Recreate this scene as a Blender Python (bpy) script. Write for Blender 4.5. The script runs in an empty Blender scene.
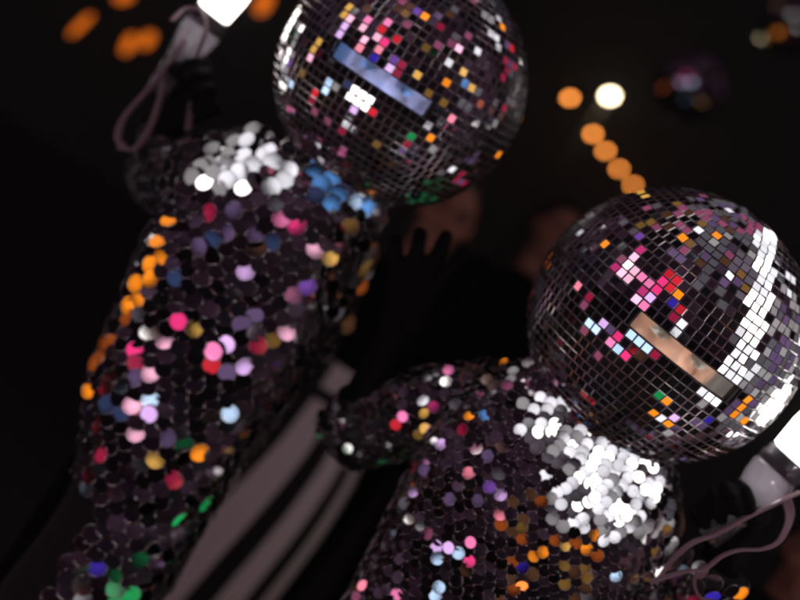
import bpy, bmesh, math, random
from mathutils import Vector, Matrix, Euler
random.seed(11)
SC = bpy.context.scene
COL = SC.collection
R = math.radians
PI = math.pi

# ------------------------------------------------------------------ camera
CZ = 1.40
ROLL = R(33.5)
CAM = Vector((0, 0, CZ))
CR = Vector((math.cos(ROLL), 0, math.sin(ROLL)))
CU = Vector((-math.sin(ROLL), 0, math.cos(ROLL)))
CF = Vector((0, 1, 0))
FPX = 800 * 50 / 36.0
cd = bpy.data.cameras.new('camera')
cd.lens = 50; cd.sensor_width = 36; cd.clip_start = 0.02; cd.clip_end = 500
cd.dof.use_dof = True; cd.dof.focus_distance = 1.37; cd.dof.aperture_fstop = 1.75
cd.dof.aperture_ratio = 0.86
cam = bpy.data.objects.new('camera', cd); COL.objects.link(cam)
mw = Matrix((CR, CU, -CF)).transposed().to_4x4(); mw.translation = CAM
cam.matrix_world = mw
SC.camera = cam


def P(px, py, d):
    return CAM + d * (CF + (px - 400) / FPX * CR + (300 - py) / FPX * CU)


def proj(p):
    q = p - CAM
    d = q.dot(CF)
    if d < 0.05:
        return None
    return (400 + FPX * q.dot(CR) / d, 300 - FPX * q.dot(CU) / d, d)


# ------------------------------------------------------------------ materials
def lin(c):
    c /= 255.0
    return c / 12.92 if c <= 0.04045 else ((c + 0.055) / 1.055) ** 2.4


def rgb(r, g, b):
    return (lin(r), lin(g), lin(b))


def mat(name, col, rough=0.6, metal=0.0, noise=0.0, nscale=20, bump=0.0, alpha=1.0, vary=0.0, spec=0.5):
    m = bpy.data.materials.new(name); m.use_nodes = True
    nt = m.node_tree; b = nt.nodes['Principled BSDF']
    b.inputs['Base Color'].default_value = (*col, 1)
    b.inputs['Roughness'].default_value = rough
    b.inputs['Metallic'].default_value = metal
    b.inputs['Alpha'].default_value = alpha
    b.inputs['Specular IOR Level'].default_value = spec
    src = None
    if noise or bump:
        tc = nt.nodes.new('ShaderNodeTexCoord'); n = nt.nodes.new('ShaderNodeTexNoise')
        n.inputs['Scale'].default_value = nscale; n.inputs['Detail'].default_value = 4
        nt.links.new(tc.outputs['Object'], n.inputs['Vector'])
        if noise:
            mr = nt.nodes.new('ShaderNodeMapRange')
            mr.inputs[3].default_value = 1 - noise; mr.inputs[4].default_value = 1 + noise
            nt.links.new(n.outputs['Fac'], mr.inputs[0]); src = mr.outputs[0]
        if bump:
            bp = nt.nodes.new('ShaderNodeBump'); bp.inputs['Strength'].default_value = bump
            bp.inputs['Distance'].default_value = 0.004 if nscale < 200 else 0.0004
            nt.links.new(n.outputs['Fac'], bp.inputs['Height']); nt.links.new(bp.outputs[0], b.inputs['Normal'])
    if vary:
        g = nt.nodes.new('ShaderNodeNewGeometry'); mr = nt.nodes.new('ShaderNodeMapRange')
        mr.inputs[3].default_value = 1 - vary; mr.inputs[4].default_value = 1.0
        nt.links.new(g.outputs['Random Per Island'], mr.inputs[0]); src = mr.outputs[0]
    if src is not None:
        vm = nt.nodes.new('ShaderNodeVectorMath'); vm.operation = 'SCALE'
        vm.inputs[0].default_value = col
        nt.links.new(src, vm.inputs['Scale']); nt.links.new(vm.outputs[0], b.inputs['Base Color'])
    return m


def emit(name, col, strength):
    m = bpy.data.materials.new(name); m.use_nodes = True
    nt = m.node_tree; nt.nodes.clear()
    e = nt.nodes.new('ShaderNodeEmission'); o = nt.nodes.new('ShaderNodeOutputMaterial')
    e.inputs[0].default_value = (*col, 1); e.inputs[1].default_value = strength
    nt.links.new(e.outputs[0], o.inputs[0])
    return m


M = {}
M['mirror'] = mat('mirror_tile_glass', (0.86, 0.84, 0.86), 0.045, 1.0, vary=0.3, bump=0.025, nscale=210)
M['tile_edge'] = mat('ground_glass_edge', (0.8, 0.76, 0.8), 0.28, 1.0)
M['core'] = mat('dark_grout', (0.03, 0.027, 0.03), 0.6)
M['sequin'] = mat('silver_sequin_foil', (0.90, 0.87, 0.90), 0.075, 1.0, vary=0.3, bump=0.06, nscale=300)
M['fabric'] = mat('black_mesh_fabric', (0.012, 0.011, 0.013), 0.8, noise=0.4, nscale=90, bump=0.3)
M['glove'] = mat('black_stretch_glove', (0.005, 0.005, 0.006), 0.6, noise=0.4, nscale=60, bump=0.6, spec=0.2)
M['trouser'] = mat('black_trouser_cloth', (0.004, 0.004, 0.0045), 1.0, noise=0.3, nscale=40, bump=0.3, spec=0.08)
M['skin'] = mat('skin', (0.50, 0.26, 0.185), 0.5, noise=0.10, nscale=30, bump=0.05)
M['skin2'] = mat('flushed_skin', (0.46, 0.19, 0.13), 0.5, noise=0.1, nscale=30)
M['hair'] = mat('dark_hair', (0.02, 0.014, 0.010), 0.5, noise=0.4, nscale=80, bump=0.5)
M['eyewhite'] = mat('eye_white', (0.42, 0.40, 0.38), 0.25)
M['lining'] = mat('foam_lining', (0.42, 0.36, 0.34), 0.9, noise=0.2, nscale=40)
M['iris'] = mat('dark_iris', (0.03, 0.02, 0.015), 0.2)
M['brow'] = mat('eyebrow_hair', (0.05, 0.035, 0.025), 0.7)
M['plastic'] = mat('clear_smoked_plastic', (0.50, 0.46, 0.52), 0.22, 0.0, alpha=0.62, noise=0.1, nscale=30)
def frosted():
    m = bpy.data.materials.new('clear_frosted_plastic'); m.use_nodes = True
    nt = m.node_tree; nt.nodes.clear()
    out = nt.nodes.new('ShaderNodeOutputMaterial'); n = nt.nodes.new
    tr = n('ShaderNodeBsdfTranslucent'); tr.inputs[0].default_value = (0.75, 0.68, 0.76, 1)
    tp = n('ShaderNodeBsdfTransparent'); tp.inputs[0].default_value = (0.9, 0.87, 0.9, 1)
    gl = n('ShaderNodeBsdfGlossy'); gl.inputs[1].default_value = 0.12
    nz = n('ShaderNodeTexNoise'); nz.inputs['Scale'].default_value = 18
    tc = n('ShaderNodeTexCoord'); nt.links.new(tc.outputs['Object'], nz.inputs['Vector'])
    mr = n('ShaderNodeMapRange'); mr.inputs[3].default_value = 0.12; mr.inputs[4].default_value = 0.6; nt.links.new(nz.outputs[0], mr.inputs[0])
    m1 = n('ShaderNodeMixShader'); m2 = n('ShaderNodeMixShader'); lw = n('ShaderNodeLayerWeight'); lw.inputs[0].default_value = 0.25
    nt.links.new(mr.outputs[0], m1.inputs[0]); nt.links.new(tp.outputs[0], m1.inputs[1]); nt.links.new(tr.outputs[0], m1.inputs[2])
    nt.links.new(lw.outputs[1], m2.inputs[0]); nt.links.new(m1.outputs[0], m2.inputs[1]); nt.links.new(gl.outputs[0], m2.inputs[2])
    nt.links.new(m2.outputs[0], out.inputs[0])
    return m


M['plastic'] = frosted()


def pane():
    m = bpy.data.materials.new('frosted_acrylic_pane'); m.use_nodes = True
    nt = m.node_tree; nt.nodes.clear(); n = nt.nodes.new
    out = n('ShaderNodeOutputMaterial'); rf = n('ShaderNodeBsdfRefraction'); gl = n('ShaderNodeBsdfGlossy'); mx = n('ShaderNodeMixShader'); fr = n('ShaderNodeFresnel')
    rf.inputs['Roughness'].default_value = 0.42; rf.inputs['IOR'].default_value = 1.12; rf.inputs['Color'].default_value = (0.97, 0.97, 0.97, 1)
    gl.inputs['Roughness'].default_value = 0.12; fr.inputs[0].default_value = 1.3
    nt.links.new(fr.outputs[0], mx.inputs[0]); nt.links.new(rf.outputs[0], mx.inputs[1]); nt.links.new(gl.outputs[0], mx.inputs[2]); nt.links.new(mx.outputs[0], out.inputs[0])
    return m


M['pane'] = pane()
M['collar'] = mat('grey_lamp_collar', (0.16, 0.15, 0.18), 0.35, 0.3, noise=0.2, nscale=40)
M['strap'] = mat('pink_edged_vinyl', (0.72, 0.50, 0.58), 0.3, 0.0, noise=0.15, nscale=30)
M['metalwhite'] = mat('bright_metal_clip', (0.8, 0.8, 0.8), 0.25, 1.0)
M['darkmetal'] = mat('dark_painted_metal', (0.03, 0.03, 0.032), 0.5, noise=0.2, nscale=20)
M['belt'] = mat('black_belt', (0.01, 0.01, 0.011), 0.6)
M['torch_glow'] = emit('torch_lens_glow', (1.0, 0.95, 0.88), 4.5)
M['bulb'] = emit('amber_bulb_glow', rgb(222, 130, 55), 16.0)
M['flood'] = emit('warm_white_lamp_glow', (1.0, 0.80, 0.50), 26)
M['lantern'] = emit('orange_lantern_glow', rgb(245, 118, 26), 0.95)


def striped():
    m = bpy.data.materials.new('black_and_white_striped_cloth'); m.use_nodes = True
    nt = m.node_tree; b = nt.nodes['Principled BSDF']; b.inputs['Roughness'].default_value = 0.8
    uv = nt.nodes.new('ShaderNodeUVMap'); sx = nt.nodes.new('ShaderNodeSeparateXYZ')
    nt.links.new(uv.outputs[0], sx.inputs[0])
    fr = nt.nodes.new('ShaderNodeMath'); fr.operation = 'FRACT'
    mu = nt.nodes.new('ShaderNodeMath'); mu.operation = 'MULTIPLY_ADD'
    mu.inputs[1].default_value = 12; mu.inputs[2].default_value = 0.0; mu.name = 'phase'
    nt.links.new(sx.outputs[0], mu.inputs[0]); nt.links.new(mu.outputs[0], fr.inputs[0])
    gt = nt.nodes.new('ShaderNodeMath'); gt.operation = 'GREATER_THAN'; gt.inputs[1].default_value = 0.47
    nt.links.new(fr.outputs[0], gt.inputs[0])
    mx = nt.nodes.new('ShaderNodeMix'); mx.data_type = 'RGBA'
    mx.inputs[6].default_value = (0.005, 0.005, 0.005, 1); mx.inputs[7].default_value = (0.95, 0.82, 0.84, 1)
    nt.links.new(gt.outputs[0], mx.inputs[0]); nt.links.new(mx.outputs[2], b.inputs['Base Color'])
    return m


STRIPE_PHASE = 0.0
M['stripe'] = striped()


# ------------------------------------------------------------------ object helpers
def link(o, parent=None):
    COL.objects.link(o)
    if parent:
        o.parent = parent
    return o


def thing(name, label, cat, loc=(0, 0, 0), group=None):
    o = bpy.data.objects.new(name, None); COL.objects.link(o)
    o.location = loc; o.empty_display_size = 0.1
    o['label'] = label; o['category'] = cat
    if group:
        o['group'] = group
    return o


def obj(name, bm, mats, parent=None, smooth=True):
    me = bpy.data.meshes.new(name)
    if smooth is not None:
        for f in bm.faces:
            f.smooth = smooth
    bm.to_mesh(me); bm.free()
    for m in (mats if isinstance(mats, (list, tuple)) else [mats]):
        me.materials.append(m)
    o = bpy.data.objects.new(name, me)
    COL.objects.link(o)
    if parent:
        o.parent = parent
        o.matrix_parent_inverse = Matrix.Translation(parent.location).inverted()
    return o


def frame(ax):
    ax = ax.normalized()
    t = Vector((0, 0, 1)) if abs(ax.z) < 0.9 else Vector((1, 0, 0))
    u = ax.cross(t).normalized(); v = u.cross(ax).normalized()
    return u, v, ax


def capsule(bm, a, b, ra, rb, n=14):
    a = Vector(a); b = Vector(b)
    d = b - a
    if d.length < 1e-5:
        d = Vector((0, 0, 1e-3)); b = a + d
    u, v, w = frame(d)
    rings = []
    for t in (-75, -45, -15):
        rings.append((a + w * ra * math.sin(R(t)), ra * math.cos(R(t))))
    for t in (15, 45, 75):
        rings.append((b + w * rb * math.sin(R(t)), rb * math.cos(R(t))))
    vs = [[bm.verts.new(c + r * (u * math.cos(2 * PI * i / n) + v * math.sin(2 * PI * i / n))) for i in range(n)] for c, r in rings]
    for k in range(len(vs) - 1):
        for i in range(n):
            bm.faces.new((vs[k][i], vs[k][(i + 1) % n], vs[k + 1][(i + 1) % n], vs[k + 1][i]))
    p0 = bm.verts.new(a - w * ra); p1 = bm.verts.new(b + w * rb)
    for i in range(n):
        bm.faces.new((p0, vs[0][(i + 1) % n], vs[0][i]))
        bm.faces.new((p1, vs[-1][i], vs[-1][(i + 1) % n]))


def chain(bm, pts, rads):
    for i in range(len(pts) - 1):
        capsule(bm, pts[i], pts[i + 1], rads[i], rads[i + 1])


def ellipsoid(bm, c, sx, sy, sz, rot=None, seg=20):
    m = Matrix.Translation(Vector(c)) @ (rot.to_matrix().to_4x4() if rot else Matrix.Identity(4)) @ Matrix.Diagonal((sx, sy, sz, 1))
    bmesh.ops.create_uvsphere(bm, u_segments=seg, v_segments=seg // 2 + 2, radius=1, matrix=m)


def remeshed(name, bm, voxel, m, parent, smooth_it=4):
    """fuse overlapping closed shapes into one continuous skin"""
    bmesh.ops.recalc_face_normals(bm, faces=bm.faces[:])
    me = bpy.data.meshes.new('tmp'); bm.to_mesh(me); bm.free()
    o = bpy.data.objects.new('tmp', me); COL.objects.link(o)
    rm = o.modifiers.new('r', 'REMESH'); rm.mode = 'VOXEL'; rm.voxel_size = voxel
    sm = o.modifiers.new('s', 'SMOOTH'); sm.iterations = smooth_it; sm.factor = 0.5
    dg = bpy.context.evaluated_depsgraph_get(); dg.update()
    m2 = bpy.data.meshes.new_from_object(o.evaluated_get(dg))
    bpy.data.objects.remove(o)
    m2.materials.clear(); m2.materials.append(m)
    for p in m2.polygons:
        p.use_smooth = True
    r = bpy.data.objects.new(name, m2); COL.objects.link(r)
    if parent:
        r.parent = parent
        r.matrix_parent_inverse = Matrix.Translation(parent.location).inverted()
    return r


def tube(bm, pts, rad, n=10, flat=1.0, side=None, caps=True):
    """swept tube; flat < 1 makes a strap that is thin along `side`"""
    pts = [Vector(p) for p in pts]
    rings = []
    prev = None
    for i, p in enumerate(pts):
        t = (pts[min(i + 1, len(pts) - 1)] - pts[max(i - 1, 0)]).normalized()
        if side is not None:
            u = (side - t * side.dot(t)).normalized()
        elif prev is None:
            u = frame(t)[0]
        else:
            u = (prev - t * prev.dot(t)).normalized()
        prev = u
        v = t.cross(u)
        r = rad[i] if isinstance(rad, (list, tuple)) else rad
        rings.append([bm.verts.new(p + r * (u * flat * math.cos(2 * PI * k / n) + v * math.sin(2 * PI * k / n))) for k in range(n)])
    for a, b in zip(rings, rings[1:]):
        for k in range(n):
            bm.faces.new((a[k], a[(k + 1) % n], b[(k + 1) % n], b[k]))
    if caps:
        bm.faces.new(rings[0][::-1]); bm.faces.new(rings[-1])


def smooth_path(pts, n=8):
    pts = [Vector(p) for p in pts]
    out = []
    for i in range(len(pts) - 1):
        p0 = pts[max(i - 1, 0)]; p1 = pts[i]; p2 = pts[i + 1]; p3 = pts[min(i + 2, len(pts) - 1)]
        for k in range(n):
            t = k / n
            out.append(0.5 * ((2 * p1) + (p2 - p0) * t + (2 * p0 - 5 * p1 + 4 * p2 - p3) * t * t + (3 * p1 - p0 - 3 * p2 + p3) * t ** 3))
    out.append(pts[-1])
    return out


# ------------------------------------------------------------------ unseen lamps added behind and around the camera for coloured glints
CLASSES = {  # what a mirror shows of each kind of lamp (display colour, gain)
    'white': (255, 250, 245, 2.8), 'pale': (235, 235, 240, 1.3), 'grey': (150, 148, 148, 1.0), 'greydim': (82, 80, 86, 1.0),
    'pink': (232, 120, 170, 1.35), 'palepink': (240, 175, 200, 1.7), 'salmon': (240, 130, 150, 1.5), 'pinkdim': (140, 70, 100, 1.0),
    'hotpink': (230, 50, 120, 1.3), 'red': (215, 35, 50, 1.0), 'crimson': (150, 25, 60, 1.0), 'magenta': (200, 50, 120, 1.0),
    'lilac': (205, 165, 220, 1.5), 'lilacdim': (92, 72, 108, 1.0), 'violet': (120, 75, 170, 1.0),
    'lightblue': (185, 215, 245, 1.5), 'blue': (95, 155, 225, 1.1), 'bluedim': (45, 60, 95, 1.0), 'deepblue': (50, 35, 170, 1.0),
    'orange': (240, 135, 25, 1.5), 'orangedim': (150, 70, 20, 1.0), 'gold': (215, 165, 75, 1.3), 'golddim': (115, 85, 35, 1.0),
    'brown': (75, 48, 28, 1.0), 'green': (20, 155, 80, 1.0), 'greendim': (12, 75, 42, 1.0),
}
LAMPS = {k: [] for k in CLASSES}
NEWL = [0]


def add_lamp(cls, pos, target, radius=None):  # unseen disc lamp, added for tiles and sequins to reflect
    r, g, b, gain = CLASSES[cls]
    c = rgb(r, g, b); mxc = max(c)
    L = mxc * gain * 1.3
    rad = radius or (0.11 if cls in ('white', 'pale', 'grey') else 0.085)
    l = bpy.data.lights.new('added_glint_lamp_' + cls, 'AREA'); l.shape = 'DISK'; l.size = 2 * rad
    l.color = tuple(x / mxc for x in c)
    l.energy = L * PI * PI * rad * rad
    o = bpy.data.objects.new('added_glint_lamp', l); COL.objects.link(o)
    o.location = pos
    o.rotation_euler = (Vector(target) - Vector(pos)).to_track_quat('-Z', 'Y').to_euler()
    LAMPS[cls].append(Vector(pos)); NEWL[0] += 1


def lamp_ok(pos):
    if pos.z < 0.12:
        return False
    q = pos - CAM
    if q.length < 0.7:
        return False
    pr = proj(pos)
    if pr and -260 < pr[0] < 1060 and -260 < pr[1] < 860:
        return False
    return True


def aim(cls, p, ns, tmax, dist=3.0, new=True):
    """normal a small mirror at p must have so that the eye at the camera sees a lamp of this kind"""
    v = (CAM - p).normalized()
    best = None
    for lp in LAMPS[cls]:
        h = (v + (lp - p).normalized()).normalized()
        a = h.angle(ns, 9)
        if best is None or a < best[0]:
            best = (a, h)
    if best and best[0] <= tmax:
        return best[1]
    if not new:
        return None
    for k in range(0, 15):
        t = (k // 3) / 4
        ang = ns.angle(v)
        if ang > 1e-4:
            h = ns.slerp(v, min(1, tmax * t / ang)) if False else (ns + (v - ns) * min(1.0, tmax * 0.9 * t / ang)).normalized()
        else:
            h = ns
        if k % 3:
            h = (h + CR * random.uniform(-0.09, 0.09) + CU * random.uniform(-0.09, 0.09)).normalized()
        r = (2 * h.dot(v) * h - v).normalized()
        for dd in (dist, dist * 0.75, dist * 0.55):
            pos = p + r * dd
            if lamp_ok(pos) and all((q - p).normalized().dot(r) < 0.9962 for ls in LAMPS.values() for q in ls):
                add_lamp(cls, pos, p)
                return h
    return best[1] if best and best[0] < tmax * 1.5 else None


def catches(p, n, cosmin=0.9965):
    """does a mirror at p with normal n throw any lamp at the photographer?"""
    v = (CAM - p).normalized()
    r = 2 * n.dot(v) * n - v
    for cls in LAMPS:
        cm = 0.988 if cls == 'white' else cosmin
        for lp in LAMPS[cls]:
            d = lp - p
            if r.dot(d) > cm * d.length:
                return True
    return False


def in_poly(x, y, poly):
    c = False; n = len(poly)
    for i in range(n):
        x1, y1 = poly[i]; x2, y2 = poly[(i + 1) % n]
        if (y1 > y) != (y2 > y) and x < (x2 - x1) * (y - y1) / (y2 - y1) + x1:
            c = not c
    return c


# ------------------------------------------------------------------ mirror-ball helmets
def mirror_helmet(label, centre, Rb, yaw, pitch, roll, spots, regions, rim=None):
    root = thing('mirror_ball_helmet', label, 'mirror ball helmet', centre, 'mirror-ball helmets worn by the two performers')
    # local frame: -y front, z up
    rot = Matrix.Rotation(roll, 3, 'Y') @ Matrix.Rotation(yaw, 3, 'Z') @ Matrix.Rotation(pitch, 3, 'X')
    sw, sh = 0.083, 0.0134

    def W(q):
        return centre + rot @ q
    tile = 0.0131
    rows = int(round(PI * Rb / tile))
    tiles = []
    for i in range(rows):
        lat = -PI / 2 + (i + 0.5) * PI / rows
        if abs(lat) > R(85):
            continue
        n = max(6, int(round(2 * PI * Rb * math.cos(lat) / tile)))
        for j in range(n):
            lon = (j + (0.5 if i % 2 else 0.42)) * 2 * PI / n
            q = Vector((math.cos(lat) * math.sin(lon), -math.cos(lat) * math.cos(lon), math.sin(lat)))
            w = 2 * PI * Rb * math.cos(lat) / n; h = PI * Rb / rows
            if q.y < 0 and abs(q.x * Rb) < sw + w * 0.1 and abs(q.z * Rb) < sh + h * 0.35:
                continue
            tiles.append([q, lat, lon, w, h, None])
    # tilt chosen tiles so that each reflects an added lamp
    for T in tiles:
        p = W(T[0] * Rb); ns = (rot @ T[0]).normalized()
        v = (CAM - p).normalized()
        T.append(p); T.append(ns); T.append(ns.dot(v) > 0.05); T.append(proj(p))
    for (px, py, cls) in spots:
        cand = [T for T in tiles if T[8] and T[5] is None]
        T = min(cand, key=lambda T: (T[9][0] - px) ** 2 + (T[9][1] - py) ** 2)
        if (T[9][0] - px) ** 2 + (T[9][1] - py) ** 2 < 14 ** 2:
            T[5] = aim(cls, T[6], T[7], R(13))
    for poly, choices, prob in regions:
        for T in tiles:
            if T[8] and T[5] is None and in_poly(T[9][0], T[9][1], poly) and random.random() < prob:
                T[5] = aim(random.choice(choices), T[6], T[7], R(13))
    bm = bmesh.new()
    for T in tiles:
        q, lat, lon, w, h, nw = T[:6]
        p, ns = T[6], T[7]
        if nw is None:
            for _try in range(11 if T[8] and random.random() < 0.96 else 1):
                nw = (ns + rot @ Vector([random.gauss(0, 0.022 + 0.006 * _try) for _ in range(3)])).normalized()
                if not (T[8] and catches(p, nw)):
                    break
        east = rot @ Vector((math.cos(lon), math.sin(lon), 0))
        e = (east - nw * east.dot(nw)).normalized(); u = nw.cross(e)
        e2 = (east - ns * east.dot(ns)).normalized(); u2 = ns.cross(e2)
        a = random.gauss(0, 0.02)
        e, u = e * math.cos(a) + u * math.sin(a), u * math.cos(a) - e * math.sin(a)
        c = p + ns * 0.0022
        tw, th = w * 0.483, h * 0.483
        bv = 0.0009
        top = [bm.verts.new(c + e * sx * (tw - bv) + u * sy * (th - bv)) for sx, sy in ((-1, -1), (1, -1), (1, 1), (-1, 1))]
        mid = [bm.verts.new(c + e * sx * tw + u * sy * th - nw * 0.0009) for sx, sy in ((-1, -1), (1, -1), (1, 1), (-1, 1))]
        bot = [bm.verts.new(p + e2 * sx * tw + u2 * sy * th - ns * 0.003) for sx, sy in ((-1, -1), (1, -1), (1, 1), (-1, 1))]
        bm.faces.new(top).material_index = 0
        for k in range(4):
            f = bm.faces.new((mid[k], mid[(k + 1) % 4], top[(k + 1) % 4], top[k])); f.material_index = 1
            f = bm.faces.new((bot[k], bot[(k + 1) % 4], mid[(k + 1) % 4], mid[k])); f.material_index = 1
    obj('mirror_tiles', bm, [M['mirror'], M['tile_edge']], root, smooth=False)
    # hollow shell with the eye slot cut out of it
    bm = bmesh.new()
    Ro = Rb - 0.0012; Ri = Rb - 0.014
    NL, NA = 60, 120
    xs = sw + 0.0005; zs = sh + 0.0005

    def grid(rad):
        lats = [-PI / 2 + PI * i / NL for i in range(1, NL)]
        lats = sorted(lats + [math.asin(zs / rad), -math.asin(zs / rad)])
        return lats
    lats = grid(Rb)
    lons = [2 * PI * j / NA - PI for j in range(NA)]
    l0 = math.asin(xs / Rb)
    lons = sorted(lons + [l0, -l0])
    shells = []
    for rad in (Ro, Ri):
        shells.append([[bm.verts.new(W(Vector((math.cos(a) * math.sin(b), -math.cos(a) * math.cos(b), math.sin(a))) * rad)) for b in lons] for a in lats])
    n = len(lons)
    hole = set()
    for i in range(len(lats) - 1):
        am = (lats[i] + lats[i + 1]) / 2
        for j in range(n):
            b0 = lons[j]; b1 = lons[(j + 1) % n]
            bmid = (b0 + b1) / 2 if b1 > b0 else PI
            if abs(am) < math.asin(zs / Rb) and abs(bmid) < l0:
                hole.add((i, j)); continue
            o_, i_ = shells
            bm.faces.new((o_[i][j], o_[i][(j + 1) % n], o_[i + 1][(j + 1) % n], o_[i + 1][j]))
            bm.faces.new((i_[i][j], i_[i + 1][j], i_[i + 1][(j + 1) % n], i_[i][(j + 1) % n])).material_index = 1
    for (i, j) in hole:   # the wall of the slot
        o_, i_ = shells
        for (di, dj, va, vb) in ((-1, 0, (i, j), (i, (j + 1) % n)), (1, 0, (i + 1, j), (i + 1, (j + 1) % n)), (0, -1, (i, j), (i + 1, j)), (0, 1, (i, (j + 1) % n), (i + 1, (j + 1) % n))):
            if (i + di, j + dj) not in hole:
                bm.faces.new((o_[va[0]][va[1]], o_[vb[0]][vb[1]], i_[vb[0]][vb[1]], i_[va[0]][va[1]]))
    bm.faces.new(shells[0][-1]); bm.faces.new(shells[0][0][::-1])
    obj('shell', bm, [M['core'], M['lining']], root)
    # thin pale rim round the eye slot
    bm = bmesh.new()
    loop = []
    for k in range(41):
        loop.append((-sw + 2 * sw * k / 40, sh))
    for k in range(41):
        loop.append((sw - 2 * sw * k / 40, -sh))
    pts = []
    for x, z in loop:
        y = -math.sqrt((Rb + 0.0012) ** 2 - x * x - z * z)
        pts.append(W(Vector((x, y, z))))
    pts.append(pts[0])
    tube(bm, pts, 0.0014, n=6, caps=False)
    obj('eye_slot_rim', bm, M['collar'], root)
    bm = bmesh.new(); NX = 24
    cols = []
    for k in range(NX + 1):
        x = -sw + 0.0004 + (2 * sw - 0.0008) * k / NX
        ring = []
        for rr in (Rb - 0.0105, Rb - 0.0125):
            for z in (-sh + 0.0004, sh - 0.0004):
                ring.append(bm.verts.new(W(Vector((x, -math.sqrt(rr * rr - x * x - z * z), z)))))
        cols.append(ring)
    for a, b in zip(cols, cols[1:]):
        bm.faces.new((a[0], b[0], b[1], a[1])); bm.faces.new((a[2], a[3], b[3], b[2]))
        bm.faces.new((a[0], a[2], b[2], b[0])); bm.faces.new((a[1], b[1], b[3], a[3]))
    for c in (cols[0], cols[-1]):
        bm.faces.new((c[0], c[1], c[3], c[2]))
    bmesh.ops.recalc_face_normals(bm, faces=bm.faces[:])
    obj('eye_pane', bm, M['pane'], root, smooth=False)
    return root, W, rot


LB = P(400.5, 82.5, 1.78)
RB = P(665, 325.5, 1.634)

L_SPOTS = [(340, 34, 'lilac'), (346, 27, 'lilac'), (352, 22, 'palepink'), (362, 28, 'palepink'), (366, 38, 'palepink'), (359, 51, 'salmon'), (369, 24, 'pink'),
    (379, 41, 'palepink'), (384, 45, 'hotpink'), (376, 50, 'salmon'), (398, 45, 'red'), (394, 66, 'lilac'), (390, 62, 'violet'), (378, 59, 'deepblue'), (407, 64, 'crimson'), (402, 70, 'crimson'),
    (421, 75, 'gold'), (424, 51, 'golddim'), (424, 17, 'orange'), (416, 15, 'violet'), (441, 83, 'orange'), (464, 77, 'gold'), (456, 49, 'palepink'),
    (398, 4, 'pinkdim'), (481, 51, 'pale'), (484, 13, 'grey'), (487, 20, 'grey'), (355, 111, 'lilac'), (376, 112, 'red'), (314, 92, 'red'),
    (311, 100, 'crimson'), (308, 60, 'palepink'), (317, 45, 'gold'), (312, 53, 'gold'), (428, 133, 'orange'), (451, 126, 'pink'), (447, 120, 'salmon'),
    (440, 130, 'lilac'), (409, 164, 'orange'), (421, 161, 'pale'), (406, 172, 'palepink'), (460, 101, 'greydim'), (468, 105, 'greydim'),
    (496, 154, 'orange'), (503, 26, 'orange'), (486, 135, 'orangedim'), (377, 141, 'golddim'), (357, 156, 'gold'), (351, 8, 'gold'), (345, 16, 'gold'),
    (340, 88, 'grey'), (346, 84, 'bluedim'), (432, 92, 'golddim'), (330, 120, 'pinkdim'), (320, 110, 'pinkdim'), (340, 128, 'crimson'),
    (385, 175, 'brown'), (370, 176, 'brown'), (470, 90, 'gold'), (405, 145, 'crimson'), (400, 152, 'lilacdim'), (503, 60, 'crimson'), (509, 70, 'crimson'), (511, 52, 'red'), (500, 80, 'crimson'),
    (450, 20, 'brown'), (440, 30, 'crimson'), (300, 75, 'golddim'), (385, 20, 'pink'), (378, 32, 'red'), (440, 100, 'golddim'), (448, 140, 'lilacdim'), (458, 150, 'lilacdim'), (470, 158, 'lilacdim')]
L_REG = [([(470, 0), (500, 20), (522, 80), (515, 130), (480, 180), (440, 190), (470, 120), (480, 60)], ['brown', 'crimson', 'orangedim', 'greydim', 'lilacdim'], 0.2),
    ([(350, 0), (470, 0), (470, 40), (420, 60), (400, 30)], ['brown', 'golddim', 'greydim', 'pinkdim'], 0.2),
    ([(344, 86), (352, 86), (376, 98), (372, 112), (362, 106), (352, 104), (344, 99)], ['white'], 1.0),
    ([(405, 184), (440, 176), (446, 190), (430, 203), (410, 200)], ['green', 'green', 'greendim'], 0.8),
    ([(283, 60), (300, 22), (306, 26), (290, 66), (286, 110), (281, 112)], ['white', 'pale', 'grey'], 0.8)]
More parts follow.
